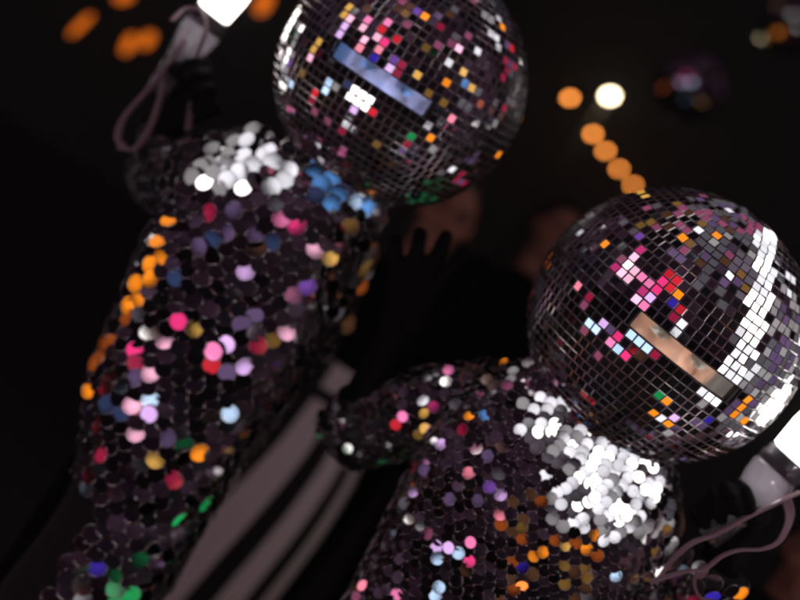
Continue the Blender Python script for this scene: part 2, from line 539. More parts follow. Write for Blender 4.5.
R_SPOTS = [(641, 247, 'magenta'), (637, 258, 'palepink'), (612, 267, 'magenta'), (624, 262, 'pinkdim'), (631, 271, 'palepink'), (627, 281, 'palepink'),
    (620, 278, 'palepink'), (639, 273, 'pink'), (671, 273, 'red'), (667, 282, 'hotpink'), (676, 279, 'red'), (674, 290, 'red'), (663, 290, 'hotpink'), (680, 305, 'red'), (672, 303, 'deepblue'), (680, 295, 'orange'),
    (650, 284, 'pink'), (641, 293, 'magenta'), (654, 301, 'lilac'), (641, 305, 'pink'), (648, 297, 'palepink'), (674, 318, 'crimson'),
    (595, 322, 'lightblue'), (599, 326, 'lightblue'), (609, 324, 'lilac'), (612, 332, 'lilacdim'), (624, 335, 'hotpink'), (616, 342, 'pink'), (627, 350, 'hotpink'), (635, 341, 'lightblue'), (630, 338, 'lightblue'),
    (642, 344, 'lightblue'), (622, 346, 'lightblue'), (650, 354, 'crimson'), (605, 243, 'orange'), (683, 244, 'orange'), (716, 234, 'orange'), (646, 198, 'gold'), (640, 196, 'gold'),
    (592, 299, 'crimson'), (588, 305, 'pinkdim'), (575, 288, 'salmon'), (556, 264, 'green'), (549, 277, 'deepblue'), (567, 251, 'orange'), (552, 320, 'pink'), (550, 310, 'pale'), (558, 307, 'lightblue'),
    (534, 320, 'orange'), (541, 339, 'deepblue'), (740, 277, 'golddim'), (744, 292, 'golddim'), (680, 226, 'pinkdim'), (690, 232, 'pinkdim'), (699, 211, 'pinkdim'), (706, 218, 'pinkdim'), (721, 226, 'pinkdim'), (714, 220, 'lilacdim'), (728, 218, 'brown'),
    (653, 407, 'orange'), (665, 405, 'orange'), (672, 421, 'orange'), (699, 431, 'orange'), (731, 415, 'orange'), (737, 408, 'orange'), (746, 400, 'orange'), (745, 421, 'orange'), (708, 423, 'deepblue'),
    (682, 440, 'golddim'), (690, 438, 'orangedim'), (654, 425, 'lilac'), (661, 420, 'pale'), (675, 460, 'green'), (700, 408, 'grey'), (675, 412, 'lilac'), (667, 427, 'grey'),
    (580, 330, 'pinkdim'), (600, 360, 'pinkdim'), (563, 285, 'violet'), (556, 290, 'violet'), (570, 293, 'violet'), (640, 232, 'violet'), (600, 235, 'golddim'), (588, 236, 'pinkdim'), (592, 228, 'gold')]
R_REG = [([(756, 232), (774, 230), (773, 298), (764, 335), (748, 368), (722, 404), (696, 396), (702, 372), (726, 362), (742, 318), (752, 285)], ['white', 'white', 'white', 'pale'], 0.93),
    ([(700, 190), (770, 230), (745, 280), (700, 330), (690, 250)], ['lilacdim', 'greydim', 'brown', 'pinkdim', 'greydim'], 0.5),
    ([(775, 300), (798, 320), (790, 390), (740, 440), (720, 420), (760, 370)], ['greydim', 'grey', 'lilacdim'], 0.75),
    ([(690, 200), (740, 205), (799, 290), (799, 370), (745, 450), (700, 440), (720, 380), (735, 300), (705, 260)], ['grey', 'greydim', 'greydim', 'lilacdim', 'pale'], 0.55),
    ([(600, 215), (690, 200), (715, 250), (690, 270), (640, 235), (600, 240)], ['pinkdim', 'brown', 'greydim', 'golddim', 'lilacdim'], 0.3),
    ([(640, 420), (740, 400), (740, 440), (690, 460), (650, 450)], ['greydim', 'lilacdim'], 0.3)]

# first added lamps, unseen, in an arc behind the camera for light and glints
for k, (cls, az, el, d) in enumerate([('white', 62, 12, 3.2), ('white', -62, 22, 3.2), ('white', 35, 30, 3.4), ('pink', -14, 24, 3.6), ('salmon', 2, 27, 3.6),
        ('red', 16, 24, 3.6), ('orange', 32, 6, 3.8), ('lilac', -24, 14, 3.6), ('gold', 26, 15, 3.8), ('blue', -6, -8, 3.3), ('lightblue', -8, 6, 3.6)]):
    a, e = R(az), R(el)
    add_lamp(cls, Vector((math.sin(a) * math.cos(e) * d, 1.7 - math.cos(a) * math.cos(e) * d, 1.45 + d * math.sin(e))), (0.05, 1.9, 1.3), 0.25 if cls == 'white' else None)

helmL, WL, QL = mirror_helmet('mirror-tiled ball helmet, higher of the two, with blue-lit eyes in its slot', LB, 0.2, R(-2.6), R(12.5), R(0.5), L_SPOTS, L_REG)
helmR, WR, QR = mirror_helmet('mirror-tiled ball helmet with tan-lit eyes and a white glare band', RB, 0.2, R(2.7), R(12.6), R(4.5), R_SPOTS, R_REG)
print('LAMPS after balls', NEWL[0])


# ------------------------------------------------------------------ sequinned clothes
class Loft:
    def __init__(self, rings, up=1):
        self.r = rings; self.up = up      # ring = (centre, semi-axis u, semi-axis v)

    def ring(self, s):
        n = len(self.r) - 1
        s = max(0, min(n - 1e-6, s * n)); i = int(s); t = s - i
        P0, P1, P2, P3 = (self.r[max(i - 1, 0)], self.r[i], self.r[i + 1], self.r[min(i + 2, n)])
        out = []
        for k in range(3):
            a, b, c, d = P0[k], P1[k], P2[k], P3[k]
            out.append(0.5 * ((2 * b) + (c - a) * t + (2 * a - 5 * b + 4 * c - d) * t * t + (3 * b - a - 3 * c + d) * t ** 3))
        return out

    def pt(self, s, th):
        c, u, v = self.ring(s)
        ct, st = math.cos(th), math.sin(th)
        e = 0.86   # a little squarer than an ellipse
        return c + u * math.copysign(abs(ct) ** e, ct) + v * math.copysign(abs(st) ** e, st)

    def normal(self, s, th):
        ds = (self.pt(min(1, s + 0.01), th) - self.pt(max(0, s - 0.01), th))
        dt = (self.pt(s, th + 0.02) - self.pt(s, th - 0.02))
        n = dt.cross(ds).normalized()
        c = self.ring(s)[0]
        if n.dot(self.pt(s, th) - c) < 0:
            n = -n
        return n, ds.normalized()

    def mesh(self, bm, ns=40, nt=40, inset=0.0):
        rows = []
        for i in range(ns + 1):
            s = i / ns
            row = []
            for j in range(nt):
                th = 2 * PI * j / nt
                row.append(bm.verts.new(self.pt(s, th) - self.normal(s, th)[0] * inset))
            rows.append(row)
        for a, b in zip(rows, rows[1:]):
            for j in range(nt):
                bm.faces.new((a[j], a[(j + 1) % nt], b[(j + 1) % nt], b[j]))
        bm.faces.new(rows[0][::-1]); bm.faces.new(rows[-1])

    def sequins(self, D, rowgap, colgap, keep=lambda s, th: True):
        out = []
        # rows spaced by arc length on the front
        L = 0; N = 200; acc = [0]
        for i in range(N):
            L += (self.pt((i + 1) / N, -PI / 2) - self.pt(i / N, -PI / 2)).length
            acc.append(L)
        nrow = max(1, int(L / rowgap)); k = 0
        for i in range(nrow):
            target = (i + 0.5) * L / nrow
            while k < N - 1 and acc[k + 1] < target:
                k += 1
            s = (k + (target - acc[k]) / max(1e-9, acc[k + 1] - acc[k])) / N
            per = sum((self.pt(s, 2 * PI * (j + 1) / 40) - self.pt(s, 2 * PI * j / 40)).length for j in range(40))
            n = max(4, int(per / colgap))
            # equal spacing by arc length
            th = 0; fine = 160; cum = [0]
            for j in range(fine):
                cum.append(cum[-1] + (self.pt(s, 2 * PI * (j + 1) / fine) - self.pt(s, 2 * PI * j / fine)).length)
            q = 0
            for j in range(n):
                t = ((j + (0.5 if i % 2 else 0)) / n) * per
                t = min(t, cum[-1] - 1e-6)
                while q < fine - 1 and cum[q + 1] < t:
                    q += 1
                th = 2 * PI * (q + (t - cum[q]) / max(1e-9, cum[q + 1] - cum[q])) / fine
                if not keep(s, th):
                    continue
                p = self.pt(s, th); nn, ds = self.normal(s, th)
                out.append([p, nn, ds * self.up, D])
        return out


def sequin_mesh(name, seqs, spots, regions, rest, parent, spotr, tilt=0.14, jit=0.065):
    info = []
    for q in seqs:
        p, n, up, D = q
        v = (CAM - p).normalized()
        pr = proj(p)
        info.append([q, n.dot(v) > 0.03, pr, None])
    front = [I for I in info if I[1] and I[2]]
    for (px, py, cls) in spots:
        best = None
        for I in front:
            if I[3] is not None:
                continue
            d = math.hypot(I[2][0] - px, I[2][1] - py)
            d += (I[2][2] - 1.4) * 12 + 14 * (1 - I[0][1].dot((CAM - I[0][0]).normalized()))     # prefer the nearest surface
            if best is None or d < best[0]:
                best = (d, I)
        if best and math.hypot(best[1][2][0] - px, best[1][2][1] - py) < spotr:
            h = aim(cls, best[1][0][0], best[1][0][1], R(36))
            if h is None:
                print('unreached', px, py, cls)
            best[1][3] = h
    for poly, choices, prob in regions:
        for I in front:
            if I[3] is None and in_poly(I[2][0], I[2][1], poly) and random.random() < prob:
                I[3] = aim(random.choice(choices), I[0][0], (I[0][1] + 0.6 * (CAM - I[0][0]).normalized()).normalized(), R(30))
    for I in front:
        if I[3] is None and random.random() < rest[1]:
            I[3] = aim(random.choice(rest[0]), I[0][0], I[0][1], R(30), new=False)
    bm = bmesh.new(); N = 16
    for (q, fr, pr, nw) in info:
        p, n, up, D = q
        r = D / 2 * random.uniform(0.94, 1.03)
        lift = 0.0022
        if nw is None:
            for _try in range(9 if fr and random.random() < 0.97 else 1):
                nw = (n + up * (tilt + random.gauss(0, 0.05)) + Vector([random.gauss(0, jit * (1 + 0.12 * _try)) for _ in range(3)])).normalized()
                if not (fr and catches(p, nw)):
                    break
        else:
            lift = 0.0032
            nw = (nw + Vector([random.gauss(0, 0.006) for _ in range(3)])).normalized()
        u, v, w = frame(nw)
        # hangs from its upper edge: a tilted disc swings outward, it does not sink in
        ang = nw.angle(n)
        c = p + n * (lift + 0.45 * r * math.sin(min(ang, 0.8)) * 0.8) + Vector([random.gauss(0, 0.0008) for _ in range(3)])
        cs = [u * math.cos(2 * PI * k / N) + v * math.sin(2 * PI * k / N) for k in range(N)]
        ki = random.uniform(0.91, 0.96); dp = random.uniform(0.008, 0.03)
        mid = bm.verts.new(c + w * r * 0.007)
        rt = [bm.verts.new(c + r * ki * d) for d in cs]
        re = [bm.verts.new(c + r * ki * d) for d in cs]
        ro = [bm.verts.new(c + r * d - w * r * dp) for d in cs]
        rb = [bm.verts.new(c + r * d - w * (r * dp + 0.0004)) for d in cs]
        for k in range(N):
            k1 = (k + 1) % N
            bm.faces.new((mid, rt[k], rt[k1]))
            bm.faces.new((ro[k], ro[k1], re[k1], re[k]))
            bm.faces.new((rb[k], rb[k1], ro[k1], ro[k]))
    return obj(name, bm, M['sequin'], parent, smooth=True)


def torso_loft(rows, cy, shear):
    # rows: z, cx, a, b
    rings = []
    for i, (z, cx, a, b) in enumerate(rows):
        k = shear(z)
        rings.append((Vector((cx, cy, z)), Vector((a, 0, a * k)), Vector((0, b, 0))))
    return Loft(rings, up=1)


def sleeve_loft(pts, rads):
    pts = [Vector(p) for p in pts]
    path = smooth_path(pts, 5)
    rr = []
    n = len(path)
    for i in range(n):
        f = i / (n - 1) * (len(rads) - 1); k = min(int(f), len(rads) - 2)
        rr.append(rads[k] + (rads[k + 1] - rads[k]) * (f - k))
    rings = []; prev = None
    for i, p in enumerate(path):
        t = (path[min(i + 1, n - 1)] - path[max(i - 1, 0)]).normalized()
        u = frame(t)[0] if prev is None else (prev - t * prev.dot(t)).normalized()
        prev = u; v = t.cross(u)
        rings.append((p, u * rr[i], v * rr[i]))
    return Loft(rings, up=-1)


# ------------------------------------------------------------------ hands
def hand_caps(bm, wrist, fdir, palm, side, sc=1.0, curl=(0.25, 0.3, 0.3), spread=0.16, grip=False, fat=1.0):
    """wrist point, finger direction, palm normal, thumb side"""
    f = fdir.normalized(); s = (side - f * side.dot(f)).normalized(); n = palm - f * palm.dot(f)
    n = (n - s * n.dot(s)).normalized()
    L = [0.072, 0.080, 0.074, 0.058]
    for i in range(4):
        off = (1.5 - i) * 0.021 * sc
        k0 = wrist + s * off * 0.45 + f * 0.012 * sc
        kn = wrist + s * off + f * (0.086 - abs(1.3 - i) * 0.004) * sc
        capsule(bm, k0, kn, 0.017 * sc, 0.0125 * sc)
        ang = (1.5 - i) * spread
        d = (f * math.cos(ang) + s * math.sin(ang))
        p = kn; r = 0.0095 * sc * fat; a = 0
        for j, fr in enumerate((0.46, 0.30, 0.24)):
            a += curl[j] * (0.9 + 0.12 * i)
            dd = d * math.cos(a) + n * math.sin(a)
            q = p + dd * L[i] * fr * sc
            capsule(bm, p, q, r * 1.03, r * 0.93)
            p = q; r *= 0.95
    t0 = wrist + s * 0.022 * sc + f * 0.022 * sc
    t1 = t0 + (s * 0.75 + f * 0.65 + n * 0.35).normalized() * 0.045 * sc
    if grip:
        t2 = t1 + (f * 0.45 + n * 0.9 - s * 0.25).normalized() * 0.034 * sc
        t3 = t2 + (n * 0.8 - s * 0.65 + f * 0.2).normalized() * 0.026 * sc
    else:
        t2 = t1 + (s * 0.45 + f * 0.85 + n * 0.2).normalized() * 0.034 * sc
        t3 = t2 + (s * 0.25 + f * 0.95 + n * 0.2).normalized() * 0.026 * sc
    capsule(bm, t0, t1, 0.018 * sc, 0.0125 * sc); capsule(bm, t1, t2, 0.0125 * sc * fat, 0.0105 * sc * fat); capsule(bm, t2, t3, 0.0105 * sc * fat, 0.009 * sc * fat)


def head_caps(bm, c, yaw=0, sc=1.0):
    q = yaw if isinstance(yaw, Matrix) else Matrix.Rotation(yaw, 3, 'Z')

    def A(x, y, z):
        return c + q @ Vector((x, y, z)) * sc
    e = q.to_euler()
    ellipsoid(bm, A(0, 0.012, 0.03), 0.076 * sc, 0.095 * sc, 0.085 * sc, e)
    ellipsoid(bm, A(0, -0.018, -0.035), 0.062 * sc, 0.070 * sc, 0.082 * sc, e)
    capsule(bm, A(0, -0.088, 0.004), A(0, -0.107, -0.036), 0.007 * sc, 0.012 * sc)
    capsule(bm, A(-0.009, -0.097, -0.038), A(0.009, -0.097, -0.038), 0.0085 * sc, 0.0085 * sc)
    capsule(bm, A(-0.042, -0.076, 0.028), A(-0.012, -0.090, 0.024), 0.008 * sc, 0.008 * sc)
    capsule(bm, A(0.042, -0.076, 0.028), A(0.012, -0.090, 0.024), 0.008 * sc, 0.008 * sc)
    capsule(bm, A(-0.018, -0.082, -0.064), A(0.018, -0.082, -0.064), 0.008 * sc, 0.008 * sc)
    capsule(bm, A(-0.016, -0.080, -0.076), A(0.016, -0.080, -0.076), 0.008 * sc, 0.008 * sc)
    ellipsoid(bm, A(0, -0.068, -0.102), 0.024 * sc, 0.022 * sc, 0.016 * sc, e, 12)
    for sx in (-1, 1):
        ellipsoid(bm, A(sx * 0.076, 0.010, -0.005), 0.010 * sc, 0.019 * sc, 0.032 * sc, e, 12)
        ellipsoid(bm, A(sx * 0.045, -0.062, -0.028), 0.022 * sc, 0.02 * sc, 0.02 * sc, e, 12)


def eyes(parent, c, yaw=0, sc=1.0):
    q = yaw if isinstance(yaw, Matrix) else Matrix.Rotation(yaw, 3, 'Z')
    for sx in (-1, 1):
        bm = bmesh.new()
        ellipsoid(bm, c + q @ Vector((sx * 0.032, -0.073, 0.004)) * sc, 0.0145 * sc, 0.010 * sc, 0.0050 * sc, q.to_euler(), 16)
        e = obj('eye', bm, M['eyewhite'], parent)
        bm = bmesh.new()
        ellipsoid(bm, c + q @ Vector((sx * 0.032, -0.0800, 0.004)) * sc, 0.0060 * sc, 0.0036 * sc, 0.0056 * sc, q.to_euler(), 12)
        obj('iris', bm, M['iris'], e)
        bm = bmesh.new()
        capsule(bm, c + q @ Vector((sx * 0.014, -0.092, 0.0255)) * sc, c + q @ Vector((sx * 0.046, -0.080, 0.0285)) * sc, 0.0038 * sc, 0.0026 * sc, 8)
        obj('eyebrow', bm, M['brow'], parent)
        bm = bmesh.new()
        tube(bm, [c + q @ Vector((sx * (0.017 + 0.030 * k / 8), -0.0825 + 0.006 * (k / 8), 0.004 + 0.0064 * math.sin(PI * (0.12 + 0.76 * k / 8)))) * sc for k in range(9)], 0.0017 * sc, n=6)
        obj('eyelash', bm, M['brow'], parent)


def body(parent, J, headc, yaw=0, sc=1.0, m=None, gloved=False):
    """one continuous figure grown from its joints"""
    bm = bmesh.new()
    head_caps(bm, headc, yaw, sc)
    chain(bm, [headc + Vector((0, 0.015, -0.05)), J['neck'], J['chest'], J['waist'], J['pelvis']], [0.055, 0.06, 0.095, 0.085, 0.085])
    for s in ('l', 'r'):
        chain(bm, [J['chest'] + Vector((0, 0, 0.07)), J['sh' + s], J['el' + s], J['wr' + s]], [0.07, 0.052, 0.040, 0.022])
        chain(bm, [J['pelvis'], J['hip' + s], J['kn' + s], J['an' + s]], [0.075, 0.068, 0.05, 0.036])
        capsule(bm, J['an' + s] + Vector((0, 0.03, -0.04)), J['an' + s] + Vector((0, -0.14, -0.055)), 0.036, 0.028)
        h = J.get('hand' + s)
        if h and gloved:   # the whole hand is inside its glove
            capsule(bm, J['wr' + s], J['wr' + s] + h[0].normalized() * 0.04, 0.016, 0.010)
        elif h:
            hand_caps(bm, J['wr' + s], *h)
    return remeshed('body', bm, 0.007, m or M['skin'], parent, 3)


def trousers(parent, J, m, name='trousers', k=1.0):
    bm = bmesh.new()
    for s in ('l', 'r'):
        chain(bm, [J['pelvis'] + Vector((0, 0, 0.06)), J['hip' + s], J['kn' + s], J['an' + s] + Vector((0, 0, 0.04))], [0.125 * k, 0.105 * k, 0.08 * k, 0.07 * k])
    return remeshed(name, bm, 0.014, m, parent, 3)


def shoes(parent, J):
    for s in ('l', 'r'):
        bm = bmesh.new()
        a = J['an' + s]
        chain(bm, [Vector((a.x, a.y + 0.05, 0.046)), Vector((a.x, a.y - 0.06, 0.044)), Vector((a.x, a.y - 0.17, 0.036))], [0.045, 0.046, 0.035])
        capsule(bm, a, Vector((a.x, a.y + 0.03, 0.05)), 0.047, 0.045)
        remeshed('shoe', bm, 0.008, M['trouser'], parent, 3)


def legs(J, cx, cy, hw=0.095):
    J['pelvis'] = Vector((cx, cy, 0.93 * J['k']))
    for s, sx in (('l', 1), ('r', -1)):
        J['hip' + s] = Vector((cx + sx * hw, cy, 0.88 * J['k']))
        J['kn' + s] = Vector((cx + sx * hw * 1.15, cy - 0.02, 0.50 * J['k']))
        J['an' + s] = Vector((cx + sx * hw * 1.25, cy + 0.02, 0.09))


# ------------------------------------------------------------------ torches
def hand_torch(label, grip, axis, straps, lens_back):
    """clear plastic torch with a bright lens and vinyl wrist strap"""
    root = thing('hand_torch', label, 'torch', grip, 'lit torches held by the two performers')
    u, v, w = frame(axis)

    def lathe(prof, n=32, mats=None):
        bm = bmesh.new(); rings = []
        for (z, r) in prof:
            rings.append([bm.verts.new(grip + w * z + r * (u * math.cos(2 * PI * k / n) + v * math.sin(2 * PI * k / n))) for k in range(n)])
        for a, b in zip(rings, rings[1:]):
            for k in range(n):
                bm.faces.new((a[k], a[(k + 1) % n], b[(k + 1) % n], b[k]))
        bm.faces.new(rings[0][::-1]); bm.faces.new(rings[-1])
        return bm
    obj('barrel', lathe([(-0.060, 0.010), (-0.058, 0.018), (-0.03, 0.021), (-0.012, 0.0215), (-0.009, 0.0245), (-0.004, 0.0245), (-0.001, 0.022), (0.01, 0.023), (0.013, 0.026), (0.018, 0.026), (0.021, 0.0245), (0.03, 0.027), (0.055, 0.033), (0.072, 0.035), (0.078, 0.033)]), M['plastic'], root)
    c = obj('collar', lathe([(0.0785, 0.031), (0.081, 0.034), (0.092, 0.0345), (0.094, 0.032), (0.103, 0.033), (0.105, 0.030)]), M['collar'], root)
    bm = bmesh.new()
    for k in (-1, 1):
        a = grip + w * 0.082 - CF * 0.036 + u * 0.010 * k
        capsule(bm, a, a + w * 0.012, 0.0022, 0.0022, 8)
    obj('clip', bm, M['metalwhite'], c)
    l = bpy.data.lights.new('torch_led', 'POINT'); l.energy = 0.028; l.shadow_soft_size = 0.008; l.color = (1.0, 0.93, 0.95)
    o = bpy.data.objects.new('torch_led', l); COL.objects.link(o); o.location = grip + w * 0.06
    obj('lens', lathe([(0.1055, 0.024), (0.108, 0.030), (0.15, 0.034), (0.185, 0.033), (0.20, 0.024), (0.205, 0.010)]), M['torch_glow'], root)
    for pts, rad in straps:
        bm = bmesh.new()
        tube(bm, smooth_path(pts, 10), rad, n=10, flat=0.25, side=Vector((0.3, 0.1, 1)).cross(CF))
        obj('wrist_strap', bm, M['strap'], root)
    return root


# ------------------------------------------------------------------ LEFT performer
DZ = CZ - 1.55
Lroot = thing('person', 'performer in large round paillettes raising a lit torch beside the higher mirror ball', 'person', (-0.22, 1.80, 0), 'two performers in mirror-ball helmets')
hL = WL(Vector((0, -0.062, -0.004)))
JL = {'k': 1.0, 'neck': Vector((-0.20, 1.80, 1.47)), 'chest': Vector((-0.23, 1.81, 1.27)), 'waist': Vector((-0.20, 1.81, 1.05))}
legs(JL, -0.19, 1.82, 0.05)
JL['shr'] = Vector((-0.355, 1.82, 1.365)); JL['elr'] = P(160, 178, 2.00); JL['wrr'] = P(172, 116, 1.94)
JL['shl'] = Vector((-0.115, 1.83, 1.42)); JL['ell'] = Vector((-0.115, 2.02, 1.17)); JL['wrl'] = Vector((-0.11, 1.92, 0.94))
tgripL = P(176, 64, 1.90); taxL = (P(225, -2, 1.88) - P(176, 64, 1.90)).normalized()
JL['handr'] = ((taxL * 0.25 + Vector((0.45, -0.35, 0.6))), Vector((0.3, -0.9, 0.1)), CU, 0.5, (0.9, 1.0, 0.7), 0.03, True)
JL['handl'] = (Vector((0, -0.1, -1)), Vector((1, 0, 0)), Vector((0, -1, 0)), 0.75)
body(Lroot, JL, hL, QL, gloved=True)
eyes(Lroot, hL, QL)
trousers(Lroot, JL, M['trouser'], k=0.72); shoes(Lroot, JL)
rowsL = [(0.52, -0.175, 0.112, 0.12), (0.70, -0.175, 0.108, 0.115), (0.80, -0.165, 0.112, 0.11), (0.89, -0.172, 0.110, 0.105), (0.97, -0.190, 0.126, 0.106), (1.04, -0.208, 0.138, 0.108), (1.10, -0.214, 0.149, 0.110), (1.17, -0.218, 0.157, 0.116), (1.24, -0.227, 0.163, 0.122), (1.31, -0.238, 0.162, 0.124),
         (1.38, -0.243, 0.160, 0.120), (1.435, -0.243, 0.150, 0.112), (1.475, -0.235, 0.128, 0.10), (1.505, -0.222, 0.10, 0.085), (1.52, -0.21, 0.075, 0.07)]
tl = torso_loft(rowsL, 1.80, lambda z: 0.10 + 0.05 * max(0, min(1, (z - 1.1) / 0.3)))
sl1 = sleeve_loft([Vector((-0.275, 1.785, 1.435)), JL['shr'] + Vector((0, -0.005, 0.02)), JL['shr'] + (JL['elr'] - JL['shr']) * 0.5, JL['elr'], JL['elr'] + (JL['wrr'] - JL['elr']) * 0.3, JL['elr'] + (JL['wrr'] - JL['elr']) * 0.8], [0.095, 0.084, 0.064, 0.052, 0.048, 0.044])
sl2 = sleeve_loft([Vector((-0.175, 1.80, 1.435)), JL['shl'] + (JL['ell'] - JL['shl']) * 0.5, JL['ell'], JL['wrl']], [0.088, 0.062, 0.05, 0.042])
bm = bmesh.new(); tl.mesh(bm, 44, 48); sl1.mesh(bm, 24, 20); sl2.mesh(bm, 24, 20)
jack = obj('jacket', bm, M['fabric'], Lroot)
D = 0.031
LS = [(279, 214, 'pink'), (301, 226, 'hotpink'), (311, 245, 'palepink'), (332, 234, 'crimson'), (334, 256, 'gold'), (323, 271, 'orangedim'), (211, 207, 'crimson'), (244, 269, 'lilac'), (233, 234, 'lilacdim'),
      (257, 226, 'lilacdim'), (211, 236, 'bluedim'), (252, 252, 'brown'), (307, 288, 'violet'), (291, 299, 'pinkdim'), (181, 284, 'bluedim'), (336, 290, 'grey'), (308, 316, 'grey'), (321, 307, 'grey'),
      (289, 327, 'palepink'), (186, 320, 'hotpink'), (201, 333, 'gold'), (252, 318, 'lilacdim'), (163, 346, 'palepink'), (128, 348, 'hotpink'), (130, 367, 'crimson'), (157, 372, 'palepink'),
      (209, 365, 'red'), (216, 357, 'pink'), (242, 361, 'lilac'), (226, 374, 'lilacdim'), (228, 344, 'lilac'), (256, 350, 'crimson'), (276, 341, 'golddim'), (269, 369, 'orange'), (254, 381, 'orangedim'),
      (145, 331, 'brown'), (139, 380, 'lilacdim'), (170, 226, 'orange'), (164, 244, 'orange'), (150, 270, 'orange'), (139, 288, 'orange'), (128, 308, 'orange'), (115, 332, 'orangedim'), (106, 346, 'orangedim'), (90, 366, 'orangedim'), (155, 262, 'orange'), (145, 279, 'orange'), (134, 297, 'orange'), (122, 320, 'orangedim'), (76, 386, 'orange'), (98, 352, 'orangedim'),
      (130, 399, 'palepink'), (145, 414, 'lilac'), (132, 429, 'palepink'), (157, 397, 'lightblue'), (111, 399, 'bluedim'), (115, 412, 'bluedim'), (156, 450, 'gold'), (96, 456, 'crimson'), (169, 439, 'lilacdim'), (205, 448, 'orange'),
      (259, 411, 'orange'), (271, 397, 'green'), (231, 412, 'lightblue'), (199, 502, 'green'), (173, 517, 'green'), (186, 502, 'deepblue'), (194, 469, 'orangedim'), (190, 460, 'orangedim'), (145, 504, 'brown'), (177, 482, 'crimson'),
      (186, 452, 'greendim'), (139, 551, 'greendim'), (149, 544, 'deepblue'), (124, 590, 'green'), (112, 588, 'green'), (133, 596, 'green'), (100, 572, 'deepblue'), (120, 575, 'greendim'), (236, 186, 'white'), (272, 178, 'pale'), (180, 148, 'pale'),
      (205, 245, 'lilacdim'), (272, 245, 'bluedim'), (240, 330, 'lilacdim'), (274, 200, 'greydim'), (236, 210, 'lilacdim')]
WREG = [([(188, 165), (205, 152), (235, 135), (272, 120), (305, 138), (312, 156), (300, 172), (262, 194), (235, 194), (195, 186)], ['pale', 'grey', 'grey', 'pale', 'white'], 0.97),
        ([(304, 148), (330, 158), (352, 172), (396, 186), (396, 222), (378, 220), (350, 210), (306, 202)], ['blue', 'blue', 'blue', 'bluedim', 'lightblue'], 1.0),
        ([(330, 200), (375, 215), (372, 270), (345, 330), (320, 300)], ['brown', 'orangedim', 'golddim', 'greydim'], 0.4)]
seqs = [q for q in tl.sequins(D, 0.0185, 0.0262) if not (q[0].z < 0.88 and q[0].x < -0.20)] + sl1.sequins(D * 0.9, 0.023, 0.027) + sl2.sequins(D * 0.9, 0.023, 0.027)
sequin_mesh('paillettes', seqs, LS, WREG, (['lilacdim', 'brown', 'bluedim', 'pinkdim', 'crimson', 'golddim'], 0.0), jack, 17)
bm = bmesh.new()
capsule(bm, JL['elr'] + (JL['wrr'] - JL['elr']) * 0.7, JL['wrr'], 0.037, 0.031)
hand_caps(bm, JL['wrr'], *JL['handr'][:3], 1.06, *JL['handr'][4:], fat=1.2)
remeshed('glove', bm, 0.004, M['glove'], Lroot, 3)
bm = bmesh.new()
capsule(bm, JL['wrl'] + Vector((0, 0, 0.05)), JL['wrl'], 0.034, 0.031)
hand_caps(bm, JL['wrl'], *JL['handl'][:3], 1.06)
remeshed('glove', bm, 0.004, M['glove'], Lroot, 3)
hand_torch('clear torch with a hanging loop strap, its white lens at the top edge', tgripL, taxL,
           [([P(186, 40, 1.86), P(168, 66, 1.86), P(146, 92, 1.87), P(124, 118, 1.88), P(118, 138, 1.89), P(124, 149, 1.89), P(137, 147, 1.89), P(150, 128, 1.88), P(160, 100, 1.87), P(164, 78, 1.87)], 0.012),
            ([P(172, 20, 1.86), P(186, 8, 1.85), P(202, 12, 1.85), P(206, 30, 1.85), P(200, 48, 1.86), P(195, 66, 1.87), P(192, 100, 1.88), P(188, 130, 1.90)], 0.009)], 0)

# ------------------------------------------------------------------ RIGHT performer
Rroot = thing('person', 'performer in small fish-scale sequins with a gloved hand raised under the nearer mirror ball', 'person', (0.34, 1.66, 0), 'two performers in mirror-ball helmets')
hR = WR(Vector((0, -0.062, -0.004)))
JR = {'k': 0.95, 'neck': Vector((0.34, 1.66, 1.36)), 'chest': Vector((0.34, 1.67, 1.20)), 'waist': Vector((0.345, 1.67, 1.00))}
legs(JR, 0.35, 1.68)
JR['shr'] = Vector((0.175, 1.68, 1.345)); JR['elr'] = P(354, 432, 1.80); JR['wrr'] = P(397, 338, 1.72)
JR['shl'] = Vector((0.50, 1.68, 1.33)); JR['ell'] = Vector((0.60, 1.68, 1.10)); JR['wrl'] = P(728, 555, 1.60)
JR['handr'] = (P(428, 250, 1.72) - P(397, 338, 1.72), Vector((0, 1, 0.0)), CR * 1.0, 0.75, (0.10, 0.16, 0.2), 0.20)
tgripR = P(737, 510, 1.58); taxR = (P(807, 440, 1.56) - P(737, 510, 1.58)).normalized()
JR['handl'] = (taxR * 0.35 + CU * 0.5 - CR * 0.4, Vector((0.2, -0.9, 0.2)), CR, 0.5, (0.9, 1.0, 0.7), 0.03, True)
body(Rroot, JR, hR, QR, gloved=True)
eyes(Rroot, hR, QR)
trousers(Rroot, JR, M['trouser']); shoes(Rroot, JR)
rowsR = [(0.80, 0.365, 0.175, 0.115), (0.88, 0.36, 0.170, 0.112), (0.98, 0.352, 0.172, 0.112), (1.08, 0.348, 0.180, 0.118), (1.17, 0.345, 0.190, 0.126), (1.25, 0.343, 0.198, 0.130), (1.31, 0.340, 0.198, 0.126),
         (1.355, 0.336, 0.186, 0.114), (1.39, 0.333, 0.165, 0.10), (1.42, 0.332, 0.135, 0.086), (1.445, 0.333, 0.10, 0.074), (1.46, 0.335, 0.075, 0.065)]
tr = torso_loft(rowsR, 1.66, lambda z: 0.02)
sr1 = sleeve_loft([JR['shr'] + Vector((0.04, 0, 0.005)), JR['shr'] + (JR['elr'] - JR['shr']) * 0.5, JR['elr'], JR['elr'] + (JR['wrr'] - JR['elr']) * 0.28], [0.072, 0.066, 0.056, 0.048])
